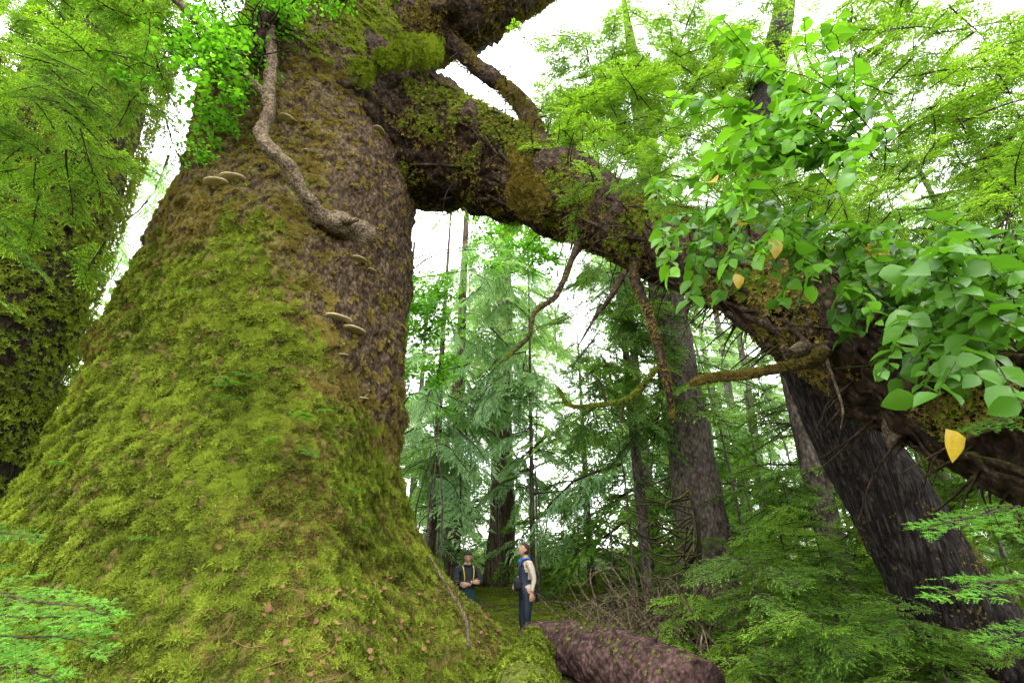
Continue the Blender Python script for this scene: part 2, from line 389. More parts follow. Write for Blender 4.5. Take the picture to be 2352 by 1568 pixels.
for k,(d,z,s) in enumerate([(8,3.7,.6),(5,3.55,.5),(2,3.9,.5),(-10,3.3,.55),(-13,2.9,.55),(-5,3.0,.4),(-16,3.5,.35),(28,5.2,.3),(14,1.75,.3),(45,2.6,.35),(-25,2.4,.35),(-30,1.9,.3),(20,2.9,.25),(38,1.5,.4),(50,1.9,.4)]):
    ph=math.radians(d);Pq,_=gpoint(np.array([ph]),np.array([z]));o=math.atan2(math.cos(ph)*C[1]+math.sin(ph)*Lf[1],math.cos(ph)*C[0]+math.sin(ph)*Lf[0])
    obj('seedling_%d'%k,B_near[k%2],giant,mat=Matrix.Translation(Pq[0])@Matrix.Rotation(o+random.uniform(-.7,.7),4,'Z')@Matrix.Rotation(random.uniform(-.1,.3),4,'Y')@Matrix.Rotation(random.uniform(-.3,.3),4,'X')@Matrix.Scale(s,4))
fun=[(35,7.3,.2),(29,7.4,.21),(-20,5.1,.22),(-27,5.0,.2),(-25,6.35,.13),(-33,6.3,.1),(-28,9.6,.14),(14.5,8.9,.14),(-24,4.5,.08),(3,8.2,.07),(-36,3.9,.1)]
g=Geo()
for d,z,s in fun:
    ph=math.radians(d);P,_=gpoint(np.array([ph]),np.array([z]),fine=False);c=P[0]
    o=np.array([math.cos(ph)*C[0]+math.sin(ph)*Lf[0],math.cos(ph)*C[1]+math.sin(ph)*Lf[1],0]);sd=np.array([-o[1],o[0],0])
    rings=[(.02,.30),(.7,.24),(1.0,.10),(1.04,.0),(.95,-.08),(.6,-.12),(.02,-.16)];nn=20;VV=[]
    for rr,h in rings:
        for k in range(nn):
            a=2*math.pi*k/nn;w=1+.06*math.sin(3*a+d)
            VV.append(c+o*(math.cos(a)*rr*s*.75*w+.02)+sd*math.sin(a)*rr*s*w+np.array([0,0,h*s*(1 if math.cos(a)<.3 else .75)]))
    i=np.arange(len(rings)-1)[:,None]*nn;j=np.arange(nn)[None,:]
    g.add(np.array(VV),np.stack([i+j,i+(j+1)%nn,i+nn+(j+1)%nn,i+nn+j],-1).reshape(-1,4))
obj('bracket_fungus',g.mesh('bracket_fungus',[M_fung]),giant)
g=Geo()
g.add(*tube([(-2.75,7.5,6.9),(-2.95,7.05,6.85),(-3.2,6.7,6.8),(-3.40,6.35,6.95),(-3.62,6.1,7.3),(-3.98,5.98,7.65),(-4.15,6.05,8.05),(-4.14,6.05,8.5),(-4.24,6.05,9.0),(-4.38,6.1,9.8),(-4.6,6.1,10.9),(-4.62,6.3,11.6)],[.26,.22,.17,.13,.105,.12,.105,.095,.11,.10,.085,.08],28,10,.55,4.5,3,True,.2,16))
g.add(*tube([(-2.95,6.95,6.95),(-2.8,6.8,6.78),(-2.6,6.75,6.75)],[.11,.08,.02],12,5,.4,6,8))
g.add(*tube([(-4.2,6.05,8.75),(-4.6,5.9,9.15),(-5.0,5.7,9.6),(-5.5,5.5,10.05),(-5.95,5.35,10.5),(-6.6,5.2,11.3)],[.08,.075,.065,.06,.06,.05],12,7,.4,6,5,True,.2,20))
obj('dead_limb',g.mesh('dead_limb',[M_wood]),giant)
# arch limb
g=Geo()
AP=[(-3.6,8.8,10.9),(-2.25,8.8,10.4),(-.56,8.6,9.7),(.68,8.1,8.55),(1.81,7.4,7.25),(2.96,6.6,5.95),(3.72,5.8,4.8),(4.15,5.0,3.85),(4.4,4.3,3.15),(4.6,3.6,2.6),(4.8,2.2,1.6),(4.9,.8,.5),(5,-.6,-.4)]
AR=[1.9,1.5,1.05,.82,.62,.6,.7,.8,.86,.9,.92,.95,1.]
g.add(*tube(AP,AR,150,28,.42,1.3,8,True,.12,8))
APs,ARs=smoothpath(AP,AR,10)
r=random.Random(5)
for k in range(130):
    a=r.randint(8,len(APs)-30);l=r.randint(6,26);th=r.uniform(0,6.28);Q=[];RR=[]
    for q in range(a,min(a+l,len(APs)-1),2):
        T=APs[q+1]-APs[q];T/=np.linalg.norm(T);u=np.cross(T,[0,0,1]);u/=np.linalg.norm(u);w2=np.cross(u,T);th+=r.uniform(-.15,.15)
        Q.append(APs[q]+(u*math.cos(th)+w2*math.sin(th))*ARs[q]*r.uniform(.95,1.12));RR.append(r.uniform(.012,.045))
    if len(Q)>2: RR[-1]=.008;g.add(*tube(Q,RR,6,3,.3,6,k))
def limb(P,R,seg=7,seed=0,amp=.3,m=0): g.add(*tube(P,R,seg,5,amp,8,seed),m)
L1=[(1.3,7.5,6.9),(1.05,7.3,6.3),(.75,7.2,5.55),(.38,7.1,5.2),(.28,7.05,4.75),(.02,7,4.45),(-.13,7,4.3)];limb(L1,[.1,.06,.05,.04,.035,.028,.012],seed=1)
limb([(.75,7.2,5.55),(.6,7.2,5.5),(.3,7.1,5.6)],[.02,.015,.005],5,31)
L2=[(2.2,7.0,6.2),(2.0,6.9,5.75),(2.1,6.8,5.2),(2.2,6.8,4.65),(2.27,6.8,4.1),(2.3,6.8,3.5),(2.3,6.8,3.35)];R2=[.12,.085,.075,.065,.06,.04,.012];limb(L2,R2,seed=2)
L3=[(2.15,6.8,4.1),(1.85,6.7,3.75),(1.6,6.6,3.55),(1.2,6.5,3.45),(.8,6.5,3.45),(.65,6.5,3.7)];R3=[.04,.035,.03,.025,.018,.007];limb(L3,R3,seed=3)
limb([(1.6,6.6,3.55),(1.5,6.55,3.3),(1.5,6.5,3.0)],[.02,.012,.004],5,33);limb([(1.3,6.5,3.5),(1.2,6.4,3.8),(1.0,6.4,3.9)],[.02,.012,.004],5,34)
limb([(1.9,7,5.9),(1.55,6.9,5.3),(1.3,6.8,4.95),(1.0,6.8,4.45)],[.06,.04,.028,.01],seed=4)
limb([(2.9,6.4,5.2),(2.6,6.3,4.95),(2.45,6.2,4.55)],[.06,.04,.015],seed=5)
L6=[(3.5,4.9,3.7),(3.1,4.6,3.4),(2.84,4.4,3.28),(2.5,4.35,3.2),(2.19,4.35,3.14),(1.9,4.35,3.12),(1.68,4.35,3.05)];R6=[.09,.065,.05,.045,.04,.035,.015];limb(L6,R6,8,6,.3,1)
limb([(3.1,4.8,3.6),(2.85,4.6,3.45),(2.72,4.5,3.5)],[.09,.08,.02],8,12,.4,1)
limb([(3.9,4.6,3.1),(3.8,4.75,2.75),(3.78,4.8,2.55)],[.13,.11,.07],8,9,.3,1)
limb([(3.2,4.6,3.4),(3.0,4.3,3.2),(2.95,4.2,2.8),(2.88,4.2,2.6)],[.02,.015,.012,.004],5,13,.4,1)
for k in range(420):
    q=r.randint(14,len(APs)-25);T=APs[q+1]-APs[q];T/=np.linalg.norm(T);u=np.cross(T,[0,0,1]);u/=np.linalg.norm(u);w2=np.cross(u,T);th=r.uniform(-3.6,3.6)
    d=u*math.cos(th)+w2*math.sin(th);b=APs[q]+d*ARs[q]*.9;l=r.uniform(.15,.9);e=d+np.array([r.uniform(-.6,.6),r.uniform(-.6,.6),r.uniform(-.7,.2)])
    limb([b,b+d*l*.4+e*l*.2,b+d*l*.4+e*l*.6],[.016,.01,.003],4,k,.2)
arch=obj('limb_arch',g.mesh('limb_arch',[M_arch,M_wood]),giant)
g=Geo()
def tubemoss(P,R,n,size,low=-.2,mat=0,hang=0.,dist=.6,rng_t=(0,1),jit=0.):
    Q,RR=smoothpath(P,R,10);i=rng.integers(int(rng_t[0]*(len(Q)-1)),int(rng_t[1]*(len(Q)-1)),n);f=rng.random(n)[:,None]
    c=Q[i]*(1-f)+Q[i+1]*f;T=Q[i+1]-Q[i];T/=np.linalg.norm(T,axis=1)[:,None]
    d=rndunit(n);d-=T*(d*T).sum(1)[:,None];d/=np.linalg.norm(d,axis=1)[:,None]
    p=c+d*RR[i][:,None]*rng.uniform(.93,1.06,n)[:,None];nz=fbm(p*2.2,3,77)
    if jit: p=p+d*((fbm(p*3.5,3,79)-.45)*jit*2)[:,None]
    k=(d[:,2]+(nz-.5)*3>low)&(nz+.3*rng.random(n)>dist)
    p=p[k];d=d[k]
    if hang: d=d*.5+np.array([0,0,-hang]);p=p-np.array([0,0,1.])*rng.random(len(p))[:,None]**2*.35*hang
    tufts(g,p,d,size,mat,np.clip(nz[k]*1.1-.05+rng.normal(size=len(p))*.22,0,1))
tubemoss(AP,AR,36000,.05,-.2,0,0,.5,(.08,.5));tubemoss(AP,AR,20000,.045,-.7,1,0,.52,(.08,.6))
tubemoss(AP,AR,20000,.03,.0,1,0,.6,(.5,.85));tubemoss(AP,AR,14000,.03,.1,0,0,.6,(.5,.85))
tubemoss([(.1,7.75,9.2),(.22,7.55,8.6),(.32,7.4,8.0),(.6,7.3,7.6)],[.2,.26,.24,.12],3500,.05,-2,1,.9,.35,(0,1),.25)
tubemoss(L2,R2,1000,.022,-.5,1,0,.6);tubemoss(L3,R3,1600,.022,-.8,0,0,.45);tubemoss(L6,R6,2500,.025,-.3,1,0,.5);tubemoss(L1,[.1,.06,.05,.04,.035,.028,.012],700,.02,-.3,0,0,.55)
g2=Geo()
TL=[([(-3.4,8.6,13.0),(-2.3,8.4,13.7),(-1.2,8.1,14.0),(-.2,7.9,14.4),(.9,7.8,15.0),(2.2,7.6,16.2)],[.8,.75,.7,.6,.42,.3]),
    ([(-2.0,8.2,13.9),(-1.4,8.2,13.1),(-.81,8.2,12.3),(-.2,8.1,11.6),(.25,8.1,11.0),(.45,8.0,10.2),(.5,7.9,9.4)],[.35,.24,.18,.16,.18,.22,.3]),
    ([(-1.9,7.9,12.6),(-1.8,7.3,11.9),(-2.2,6.9,11.2),(-2.6,6.7,10.7),(-2.95,6.6,10.1)],[.2,.13,.09,.06,.03]),
    ([(-3.8,7.0,13.2),(-3.9,6.2,12.4),(-3.6,5.6,11.9),(-3.1,5.4,11.5),(-2.6,5.4,11.4)],[.3,.14,.1,.08,.05]),
    ([(-4.6,7.4,13.0),(-4.8,6.6,12.0),(-4.6,6.1,10.9),(-4.7,6.0,10.0)],[.3,.22,.16,.08]),
    ([(-5.2,7.6,13.0),(-5.0,6.8,11.8),(-4.9,6.2,10.6),(-4.75,6.0,9.7)],[.2,.16,.1,.04])]
for k,(P,R) in enumerate(TL): g2.add(*tube(P,R,28,12,.55,2.2,k+20,True,.25,8))
for k in range(620):
    P,R=TL[r.choice([0,0,0,0,0,1,3,4,4,5])];q=r.randint(0,len(P)-2);tq=r.random();b=np.array(P[q])*(1-tq)+np.array(P[q+1])*tq
    v=np.array([r.gauss(0,1),r.gauss(0,1),r.gauss(-.2,.8)]);v/=np.linalg.norm(v);l=r.uniform(.5,1.5)
    g2.add(*tube([b,b+v*l*.5+np.array([r.uniform(-.15,.15),0,r.uniform(-.15,.15)]),b+v*l+np.array([r.uniform(-.4,.4),0,r.uniform(-.6,.1)])],[.02,.011,.003],4,3,.3,5,k))
obj('upper_limbs',g2.mesh('upper_limbs',[M_arch]),giant)
tubemoss(TL[0][0],TL[0][1],14000,.045,-.9,1,.3,.45);tubemoss(TL[1][0],TL[1][1],5000,.04,-.3,1,.4,.5);tubemoss(TL[2][0],[.2,.15,.13,.11,.08],4500,.045,-1,0,.9,.35,(0,1),.3);tubemoss(TL[3][0],TL[3][1],1500,.03,-.6,0,.5,.45)
obj('limb_moss',g.mesh('limb_moss',[M_moss,M_mossb],smooth=False),giant)
place('spray',B_heml+B_hem,giant,Vector((0,0,0)),[((1.2,3.6),(5.9,7.2),(6.9,8.2),34),((2.4,4.4),(4.6,6.2),(5.3,6.8),46),((3.4,5.2),(3.6,5.0),(4.1,5.2),30)],(.3,.7),None,(-.3,.6),71)
place('spray_low',B_hem,giant,Vector((0,0,0)),[((-.6,.6),(7.6,8.4),(10.2,11),5),((1.2,1.8),(6.8,7.2),(6.0,6.4),3)],(.3,.5),None,(.3,.9),72)
# ------------------------------------------------------------------ other trunks
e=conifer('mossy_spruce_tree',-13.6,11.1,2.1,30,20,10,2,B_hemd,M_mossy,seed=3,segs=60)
g=Geo();tubemoss([(0,0,0),(0,0,6),(0,0,12),(0,0,20)],[2.25,2.05,1.95,1.75],50000,.08,-1,0,0,.55);obj('moss',g.mesh('mossy_tree_moss',[M_moss,M_mossb],smooth=False),e)
e=empty('leaning_dark_tree',(0,0,0));g=Geo()
DP=[(6.25,7,-.5),(5.95,7,.1),(5.62,7,1),(5.2,7,2.2),(4.78,7.02,3.7),(4.5,7.1,5.6),(4.8,7.6,8.2),(6.2,8.2,12),(8,9,16.5),(9,9.5,20)]
g.add(*tube(DP,[.8,.64,.56,.52,.47,.42,.38,.33,.25,.1],90,22,.12,2.5,4,True,.07,14));
obj('trunk',g.mesh('leaning_trunk',[M_dark]),e)
g=Geo();tubemoss(DP[:4],[.8,.64,.56,.52],5000,.02,-.6,1,0,.66);obj('moss',g.mesh('leaning_moss',[M_moss,M_mossb],smooth=False),e)
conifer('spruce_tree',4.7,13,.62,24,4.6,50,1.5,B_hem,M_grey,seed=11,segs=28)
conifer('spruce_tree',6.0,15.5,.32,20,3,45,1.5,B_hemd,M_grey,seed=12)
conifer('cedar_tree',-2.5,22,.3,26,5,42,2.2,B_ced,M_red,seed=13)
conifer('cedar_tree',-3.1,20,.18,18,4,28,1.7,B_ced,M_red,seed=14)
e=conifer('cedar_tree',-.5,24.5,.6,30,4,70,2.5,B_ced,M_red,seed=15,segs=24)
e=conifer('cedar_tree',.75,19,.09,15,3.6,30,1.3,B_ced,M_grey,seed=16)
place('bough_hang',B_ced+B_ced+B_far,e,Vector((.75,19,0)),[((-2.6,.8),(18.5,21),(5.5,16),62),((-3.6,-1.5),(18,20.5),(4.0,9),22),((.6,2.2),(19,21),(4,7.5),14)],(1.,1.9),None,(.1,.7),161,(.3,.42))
conifer('hemlock_tree',5.4,20,.25,20,2.5,50,2.1,B_farl,M_grey,seed=17)
conifer('hemlock_tree',3.4,23,.16,12,1.5,40,1.8,B_farl,M_pale,seed=18)
conifer('hemlock_tree',8.3,11.5,.22,15,1.2,80,2.0,B_hem,M_grey,seed=19)
conifer('hemlock_tree',6.9,11.6,.08,8,.6,50,1.3,B_hem,M_grey,seed=191)
conifer('hemlock_tree',11.0,13,.3,20,1.5,60,2.1,B_hem,M_grey,seed=20)
conifer('hemlock_tree',9.8,8.6,.10,13,2.5,60,1.6,B_hem,M_grey,lean=(-.8,0),seed=21)
conifer('hemlock_tree',8.9,7.4,.06,10,3.0,40,1.3,B_hemd,M_grey,lean=(.5,0),seed=22)
conifer('hemlock_tree',-8.5,16,.3,22,3,50,2.2,B_farl,M_grey,seed=23)
conifer('hemlock_tree',-13,8,.2,18,9,30,1.8,B_hem,M_grey,seed=24)
rr=random.Random(99)
for k in range(22):
    a=math.radians(rr.uniform(-62,64));d=rr.uniform(26,48);x=math.sin(a)*d;y=math.cos(a)*d
    if -.1<x/y<.17: x+=8 if x/y>.04 else -5
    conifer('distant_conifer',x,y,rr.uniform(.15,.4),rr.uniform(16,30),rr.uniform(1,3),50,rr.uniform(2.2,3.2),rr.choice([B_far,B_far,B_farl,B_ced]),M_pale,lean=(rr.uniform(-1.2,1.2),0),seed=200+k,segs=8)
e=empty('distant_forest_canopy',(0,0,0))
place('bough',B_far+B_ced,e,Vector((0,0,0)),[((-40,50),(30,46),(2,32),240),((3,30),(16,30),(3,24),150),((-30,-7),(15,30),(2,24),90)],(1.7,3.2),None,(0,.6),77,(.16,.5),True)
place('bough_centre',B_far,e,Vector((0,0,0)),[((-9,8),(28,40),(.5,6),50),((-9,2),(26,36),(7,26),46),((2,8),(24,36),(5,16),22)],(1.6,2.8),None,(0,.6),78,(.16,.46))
e=empty('understory_saplings',(0,0,0));g=Geo()
for k in range(60):
    a=math.radians(rr.uniform(-12,50));d=rr.uniform(15,34);x=math.sin(a)*d;y=math.cos(a)*d;h=rr.uniform(4,10)
    g.add(*tube([(x,y,-.3),(x+rr.uniform(-.3,.3),y,h*.5),(x+rr.uniform(-.9,.9),y,h)],[.045,.03,.01],6,3,.2,2,k),0,.5)
obj('stems',g.mesh('sapling_stems',[M_pale]),e)
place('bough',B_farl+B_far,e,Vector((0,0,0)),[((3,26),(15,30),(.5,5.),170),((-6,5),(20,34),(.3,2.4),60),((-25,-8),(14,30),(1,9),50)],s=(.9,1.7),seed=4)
# ------------------------------------------------------------------ hemlock canopies near
def canopy(name,base,rad,H,boxes,meshes,s,seed,pitch=(0,.5),az=None,lean=(0,0),clump=None,lim=10):
    e=empty(name,(base[0],base[1],0));g=Geo()
    g.add(*tube([(0,0,-.3),(lean[0]*.3,lean[1]*.3,H*.4),(lean[0],lean[1],H)],[rad*1.3,rad,.04],16,8,.12,3,seed));obj('trunk',g.mesh(name+'_trunk',[M_grey]),e)
    off=Vector((base[0],base[1],0));place('bough',meshes,e,off,boxes,s,az,pitch,seed,clump)
    r=random.Random(seed);g=Geo()
    for (x0,x1),(y0,y1),(z0,z1),n in boxes:
        for i in range(max(3,n//lim)):
            p=np.array([r.uniform(x0,x1)-base[0],r.uniform(y0,y1)-base[1],r.uniform(z0,z1)]);q=np.array([lean[0]*.6,lean[1]*.6,min(H*.95,p[2]*.9+.2)])
            g.add(*tube([q,q*.7+p*.3+np.array([r.uniform(-.3,.3),r.uniform(-.3,.3),r.uniform(0,.5)]),q*.3+p*.7+np.array([r.uniform(-.4,.4),r.uniform(-.3,.3),r.uniform(-.3,.4)]),p],[.025,.018,.011,.004],5,5,.2,2,i),0,.5)
    obj('limbs',g.mesh(name+'_limbs',[M_twig]),e);return e
canopy('hemlock_tree',(6.4,10.5),.22,17,[((.8,3.0),(7.5,9.5),(8.8,12.8),135),((2.6,6.8),(7.5,10),(8.4,14.8),250)],B_heml,(.7,1.35),31,clump=(.6,.40),lim=25)
canopy('hemlock_tree',(9.5,5.2),.2,12,[((5.0,8.2),(4.,6),(6.0,10),160)],B_heml,(.6,1.1),32,clump=(.7,.42),lim=20)
canopy('hemlock_tree',(13.5,9),.2,14,[((7.6,12),(7,9),(5.0,11),100)],B_hem,(.8,1.5),36,clump=(.5,.46),lim=20)
canopy('hemlock_tree',(-12.5,5.0),.2,12,[((-9.4,-5.6),(4.8,6.4),(7.4,11.5),120),((-9,-6.2),(5.2,6.6),(5.2,7.6),40)],B_heml+B_hem,(.6,1.1),33,clump=(.7,.4),lim=20)
canopy('hemlock_tree',(3.6,14.2),.14,12,[((1.7,4.4),(11.5,13.5),(4.6,9.8),80)],B_hemd+B_hem,(.8,1.4),34,pitch=(.2,.8))
def shrubtree(name,base,H,boxes,s,seed):
    return canopy(name,base,.07,H,boxes,B_map,s,seed,pitch=(-.3,.3))
shrubtree('vine_maple',(-3.6,15),12,[((-4,-1.9),(13,15),(5.6,10.),46),((-2,2),(14,16),(11,13),38)],(.7,1.2),41)
shrubtree('crabapple_tree',(-6.0,12.5),9,[((-6.2,-4.6),(5.3,6.6),(8.6,11.5),42),((-5.4,-4.9),(6.2,6.6),(7.5,8.6),5),((-5.0,-3.2),(5.4,6.2),(10.6,12),14)],(.5,.85),42)
# ------------------------------------------------------------------ right side saplings
for k,(x,y,h,nn) in enumerate([(2.9,8.8,1.0,14),(3.4,7.6,1.5,22),(4.3,8.4,2.2,32),(3.5,6.3,1.,20),(6.6,9.6,2.5,30),(4.5,6.2,.9,18),(7.7,7.8,2.0,26),(5.5,10.2,3.0,34),(8.6,10.3,3.0,34),(3.5,10.8,2.0,22),(5.6,5.2,.5,14),(6.6,5.6,.6,14),(3.0,6.7,.7,14),(3.0,5.4,.4,12),(3.9,5.2,.7,16),(4.6,7.9,1.6,22)]):
    e=empty('hemlock_sapling',(x,y,0));g=Geo();z0=float(gz(np.array([x]),np.array([y]))[0])
    g.add(*tube([(0,0,z0-.1),(.05,0,z0+h*.5),(0,0,z0+h)],[.03,.02,.005],6,4,.2,3,k));obj('stem',g.mesh('sapling_stem',[M_twig]),e)
    place('bough',B_hem if k%2 else B_heml,e,Vector((x,y,0)),[((x-.35,x+.35),(y-.35,y+.35),(z0+.15,z0+h),int(nn*2))],(.35,.8),None,(-.15,.35),300+k)
e=empty('hemlock_branch',(0,0,0))
for k,(p,a,s,pt) in enumerate([((2.6,2.6,1.83),3.25,.6,.08),((2.55,2.5,1.52),3.12,.6,.0),((2.75,2.6,2.3),3.4,.38,.15),((2.85,2.6,2.55),3.1,.35,.0),((2.7,2.7,1.3),3.3,.5,.05)]):
    obj('spray_%d'%k,B_near[k%2],e,mat=Matrix.Translation(p)@Matrix.Rotation(a,4,'Z')@Matrix.Rotation(pt,4,'Y')@Matrix.Rotation(-.3,4,'X')@Matrix.Scale(s,4))
e=empty('hemlock_branch',(0,0,0))
for k,(p,a,s,pt) in enumerate([((-3.2,3.2,1.42),.05,.85,.08),((-3.0,3.1,1.22),.1,.7,.05),((-3.3,3.1,1.1),-.1,.9,.0),((-3.3,3.3,1.75),-.2,.35,.1),((-3.2,3.2,1.3),.3,.7,.02)]):
    obj('spray_%d'%k,B_near[k%2],e,mat=Matrix.Translation(p)@Matrix.Rotation(a,4,'Z')@Matrix.Rotation(pt,4,'Y')@Matrix.Rotation(.3,4,'X')@Matrix.Scale(s,4))
# ------------------------------------------------------------------ salal
g=Geo();r=random.Random(12);P=[];D=[];S=[];TT=[]
stems=[]
for k in range(22): stems.append(((3.0,3.4,4.9),(r.uniform(1.15,2.4),r.uniform(2.2,2.9),r.uniform(3.4,4.9)),1.))
for k in range(14): stems.append(((3.0,3.2,5.0),(r.uniform(1.6,2.7),r.uniform(2.3,2.9),r.uniform(4.5,5.7)),1.))
for k in range(78):
    x=r.uniform(1.1,4.2);stems.append(((x+.8,4.3-.1*x,4.7-.35*x+.4),(x,r.uniform(2.9,3.8),r.uniform(3.3,4.4)-.28*(x-1)),r.choice([.2,.35,.8])))
for k in range(20): stems.append(((3.5,3.3,3.3),(r.uniform(1.75,2.6),r.uniform(1.9,2.4),r.uniform(2.1,3.)),.2))
for k in range(18): stems.append(((4.2,3.6,3.9),(r.uniform(2.6,3.6),r.uniform(2.6,3.4),r.uniform(2.6,3.7)),.2))
for a,b,tv in stems:
    a=np.array(a)+np.array([r.uniform(-.3,.3) for _ in range(3)]);b=np.array(b);mid=(a+b)*.5+np.array([r.uniform(-.15,.15),r.uniform(-.15,.15),r.uniform(.05,.35)])
    Q,RR=smoothpath([a,mid,b],[.006,.004,.002],7);g.add(*tube(Q,RR,5,1,cap=False),1,.4)
    L=np.linalg.norm(b-a);n=int(L/.06);d=(b-a)/L
    for j in range(n):
        t=.1+.9*j/n;q=Q[min(len(Q)-1,int(t*(len(Q)-1)))]+(Q[min(len(Q)-1,int(t*(len(Q)-1))+1)]-Q[min(len(Q)-1,int(t*(len(Q)-1)))])*((t*(len(Q)-1))%1)
        sd=np.cross(d,[0,0,1]);sd/=np.linalg.norm(sd);dd=d*.6+sd*(1 if j%2 else -1)*.8+np.array([r.gauss(0,.3),r.gauss(0,.3),r.uniform(-.8,.3)])
        P.append(q);D.append(dd);S.append(r.uniform(.06,.155));TT.append(r.random()*.96*tv if r.random()>.008 else 1.)
P=np.array(P);D=np.array(D)
stamp(g,SF_V*np.array([1,1.15,1]),SF_F,basis(D,np.tile([0,-.3,1.],(len(P),1))+rng.normal(size=P.shape)*.45),P,np.array(S),0,np.array(TT))
for p,s in (((1.92,3.0,3.75),.15),((1.72,1.9,2.08),.13),((1.6,3.0,3.45),.11)):
    stamp(g,SF_V*np.array([1,1.4,1]),SF_F,basis(np.array([[.25,.1,-1.]]),np.array([[.25,-1.,.1]])),np.array([p]),np.array([s]),0,np.array([1.]))
obj('salal_shrub',g.mesh('salal_shrub',[M_salal,M_twig]))
# ------------------------------------------------------------------ logs
g=Geo();FP=[(.35,9.6,.12),(.8,8.8,.17),(1.3,7.8,.22),(1.65,7.0,.22),(2.0,6.2,.15)];FR=[.34,.38,.41,.41,.38];g.add(*tube(FP,FR,90,34,.12,2.2,3,True,.12,9))
for k in range(6):
    t=r.random();b=np.array(FP[1])*(1-t)+np.array(FP[3])*t;a=r.uniform(.3,2.8);d=np.array([math.cos(a)*.8,-math.cos(a)*.4-.2,math.sin(a)]);g.add(*tube([b,b+d*.42,b+d*r.uniform(.48,.6)],[.03,.022,.008],6,3,.3,6,k))
tubemoss(FP,FR,1500,.025,.75,1,0,.65)
obj('fallen_log',g.mesh('fallen_log',[M_fallen,M_moss]))
g=Geo();MP=[(.42,10.6,-.05),(.42,9.4,.12),(.25,8.,.15),(.15,6.8,.1),(.1,5.2,-.05),(.0,3.8,-.4)];g.add(*tube(MP,[.18,.26,.3,.36,.4,.4],30,12,.25,3,6),0,.5)
tubemoss(MP,[.18,.26,.3,.36,.4,.4],22000,.035,-.6,1,0,.2,(0,1),.1);obj('mossy_log',g.mesh('mossy_log',[M_mossy,M_moss],smooth=True))
g=Geo();g.add(*tube([(-1.2,7.6,1.55),(-.9,7.5,1.15),(-.62,7.3,.8),(-.55,7.2,.45)],[.01,.02,.025,.028],7,5,.3,6,3),0,.5)
g.add(*tube([(-.8,7.45,1.0),(-.75,7.3,1.2),(-.72,7.2,1.3)],[.012,.01,.004],5,3,.3,6,3),0,.5);obj('dead_branch',g.mesh('dead_branch',[M_wood]))
g=Geo()
for k in range(170):
    c=np.array([r.gauss(2.6,.5),r.gauss(9.3,.6),0.]);v=np.array([r.gauss(0,.7),r.gauss(0,.7),r.uniform(.2,1.5)])
    v2=np.array([r.gauss(0,.5),r.gauss(0,.5),r.uniform(-.9,.3)])
    g.add(*tube([c,c+v*.5+v2*.1,c+v*.9,c+v+v2*.7],[.022,.016,.01,.003],5,4,.3,5,k),0,.5)
for k in range(40):
    c=np.array([r.uniform(1.3,3.5),r.uniform(10,15),r.uniform(.1,.4)]);v=np.array([r.uniform(-1.2,1.2),r.uniform(-.6,.6),r.uniform(-.1,.5)])
    g.add(*tube([c,c+v*.5+np.array([0,0,.1]),c+v],[.025,.02,.006],5,4,.3,5,k),0,.5)
obj('root_tangle',g.mesh('root_tangle',[M_wood]))
g=Geo();SP=[(3.35,9.6,0),(3.3,9.5,1.1),(3.42,9.5,1.9),(3.35,9.5,2.6)];g.add(*tube(SP,[.07,.05,.045,.02],7,6,.4,3,2),0,.5)
for k in range(26):
    a=r.uniform(1.6,4.8);l=r.uniform(.6,2.2);z=r.uniform(1.5,2.7);b=np.array([3.33,9.5,z]);q=b+np.array([math.cos(a)*l,math.sin(a)*l*.6,r.uniform(-.5,.5)]);w=np.array([r.uniform(-.2,.2),r.uniform(-.2,.2),r.uniform(-.35,.1)])
    g.add(*tube([b,b*.6+q*.4+w,b*.2+q*.8-w*.5,q],[.02,.016,.01,.003],5,6,.4,4,k),0,.5)
    m_=b*.5+q*.5+w*.3;g.add(*tube([m_,m_+np.array([r.uniform(-.3,.1),r.uniform(-.2,.2),r.uniform(-.3,.4)])],[.01,.003],4,2),0,.5)
obj('mossy_snag',g.mesh('mossy_snag',[M_mossy]))
# ------------------------------------------------------------------ ground cover
g=Geo();n=100000
x=rng.uniform(-2.5,13,n);y=5+rng.random(n)**1.4*24;z=gz(x,y);P=np.stack([x,y,z],-1);nz=fbm(P*.9,3,88)
k=nz+.25*rng.random(n)>.5;tufts(g,P[k],np.tile([0,0,1.],(k.sum(),1)),.05,0,np.clip(nz[k]+rng.normal(size=k.sum())*.2,0,1))
obj('moss_carpet',g.mesh('moss_carpet',[M_moss],smooth=False))
M_lit=leafmat('leaf_litter',(.05,.025,.012),(.28,.15,.06),.1,.8)
g=Geo();n=5000;x=rng.uniform(-2.5,9,n);y=rng.uniform(5,16,n);P=np.stack([x,y,gz(x,y)+.03],-1)
D=rndunit(n);D[:,2]*=.3;stamp(g,LF_V,LF_F,basis(D,np.tile([0,0,1.],(n,1))+rndunit(n)*.4),P,.04+.05*rng.random(n),0,rng.random(n))
n=260;ph=rng.uniform(-1.6,-.1,n);z=rng.random(n)**1.5*.9+.35;P,_=gpoint(ph,z);D=rndunit(n);stamp(g,LF_V,LF_F,basis(D,np.tile([.4,-.5,.8],(n,1))+rndunit(n)*.4),P+np.array([.02,-.04,.03]),.04+.05*rng.random(n),0,rng.random(n))
for k in range(40):
    ph=rng.uniform(-1.5,.2);z=rng.uniform(.4,1.1);A,_=gpoint(np.array([ph]),np.array([z]));B,_=gpoint(np.array([ph+rng.uniform(-.12,.12)]),np.array([z+rng.uniform(-.1,.25)]))
    a=A[0]+np.array([0,-.03,.03]);b=B[0]+np.array([0,-.06,.05]);g.add(*tube([a,(a+b)/2+rng.normal(size=3)*.04,b],[.006,.005,.002],4,4),0,.6)
obj('leaf_litter',g.mesh('leaf_litter',[M_lit]))
e=empty('low_undergrowth',(0,0,0))
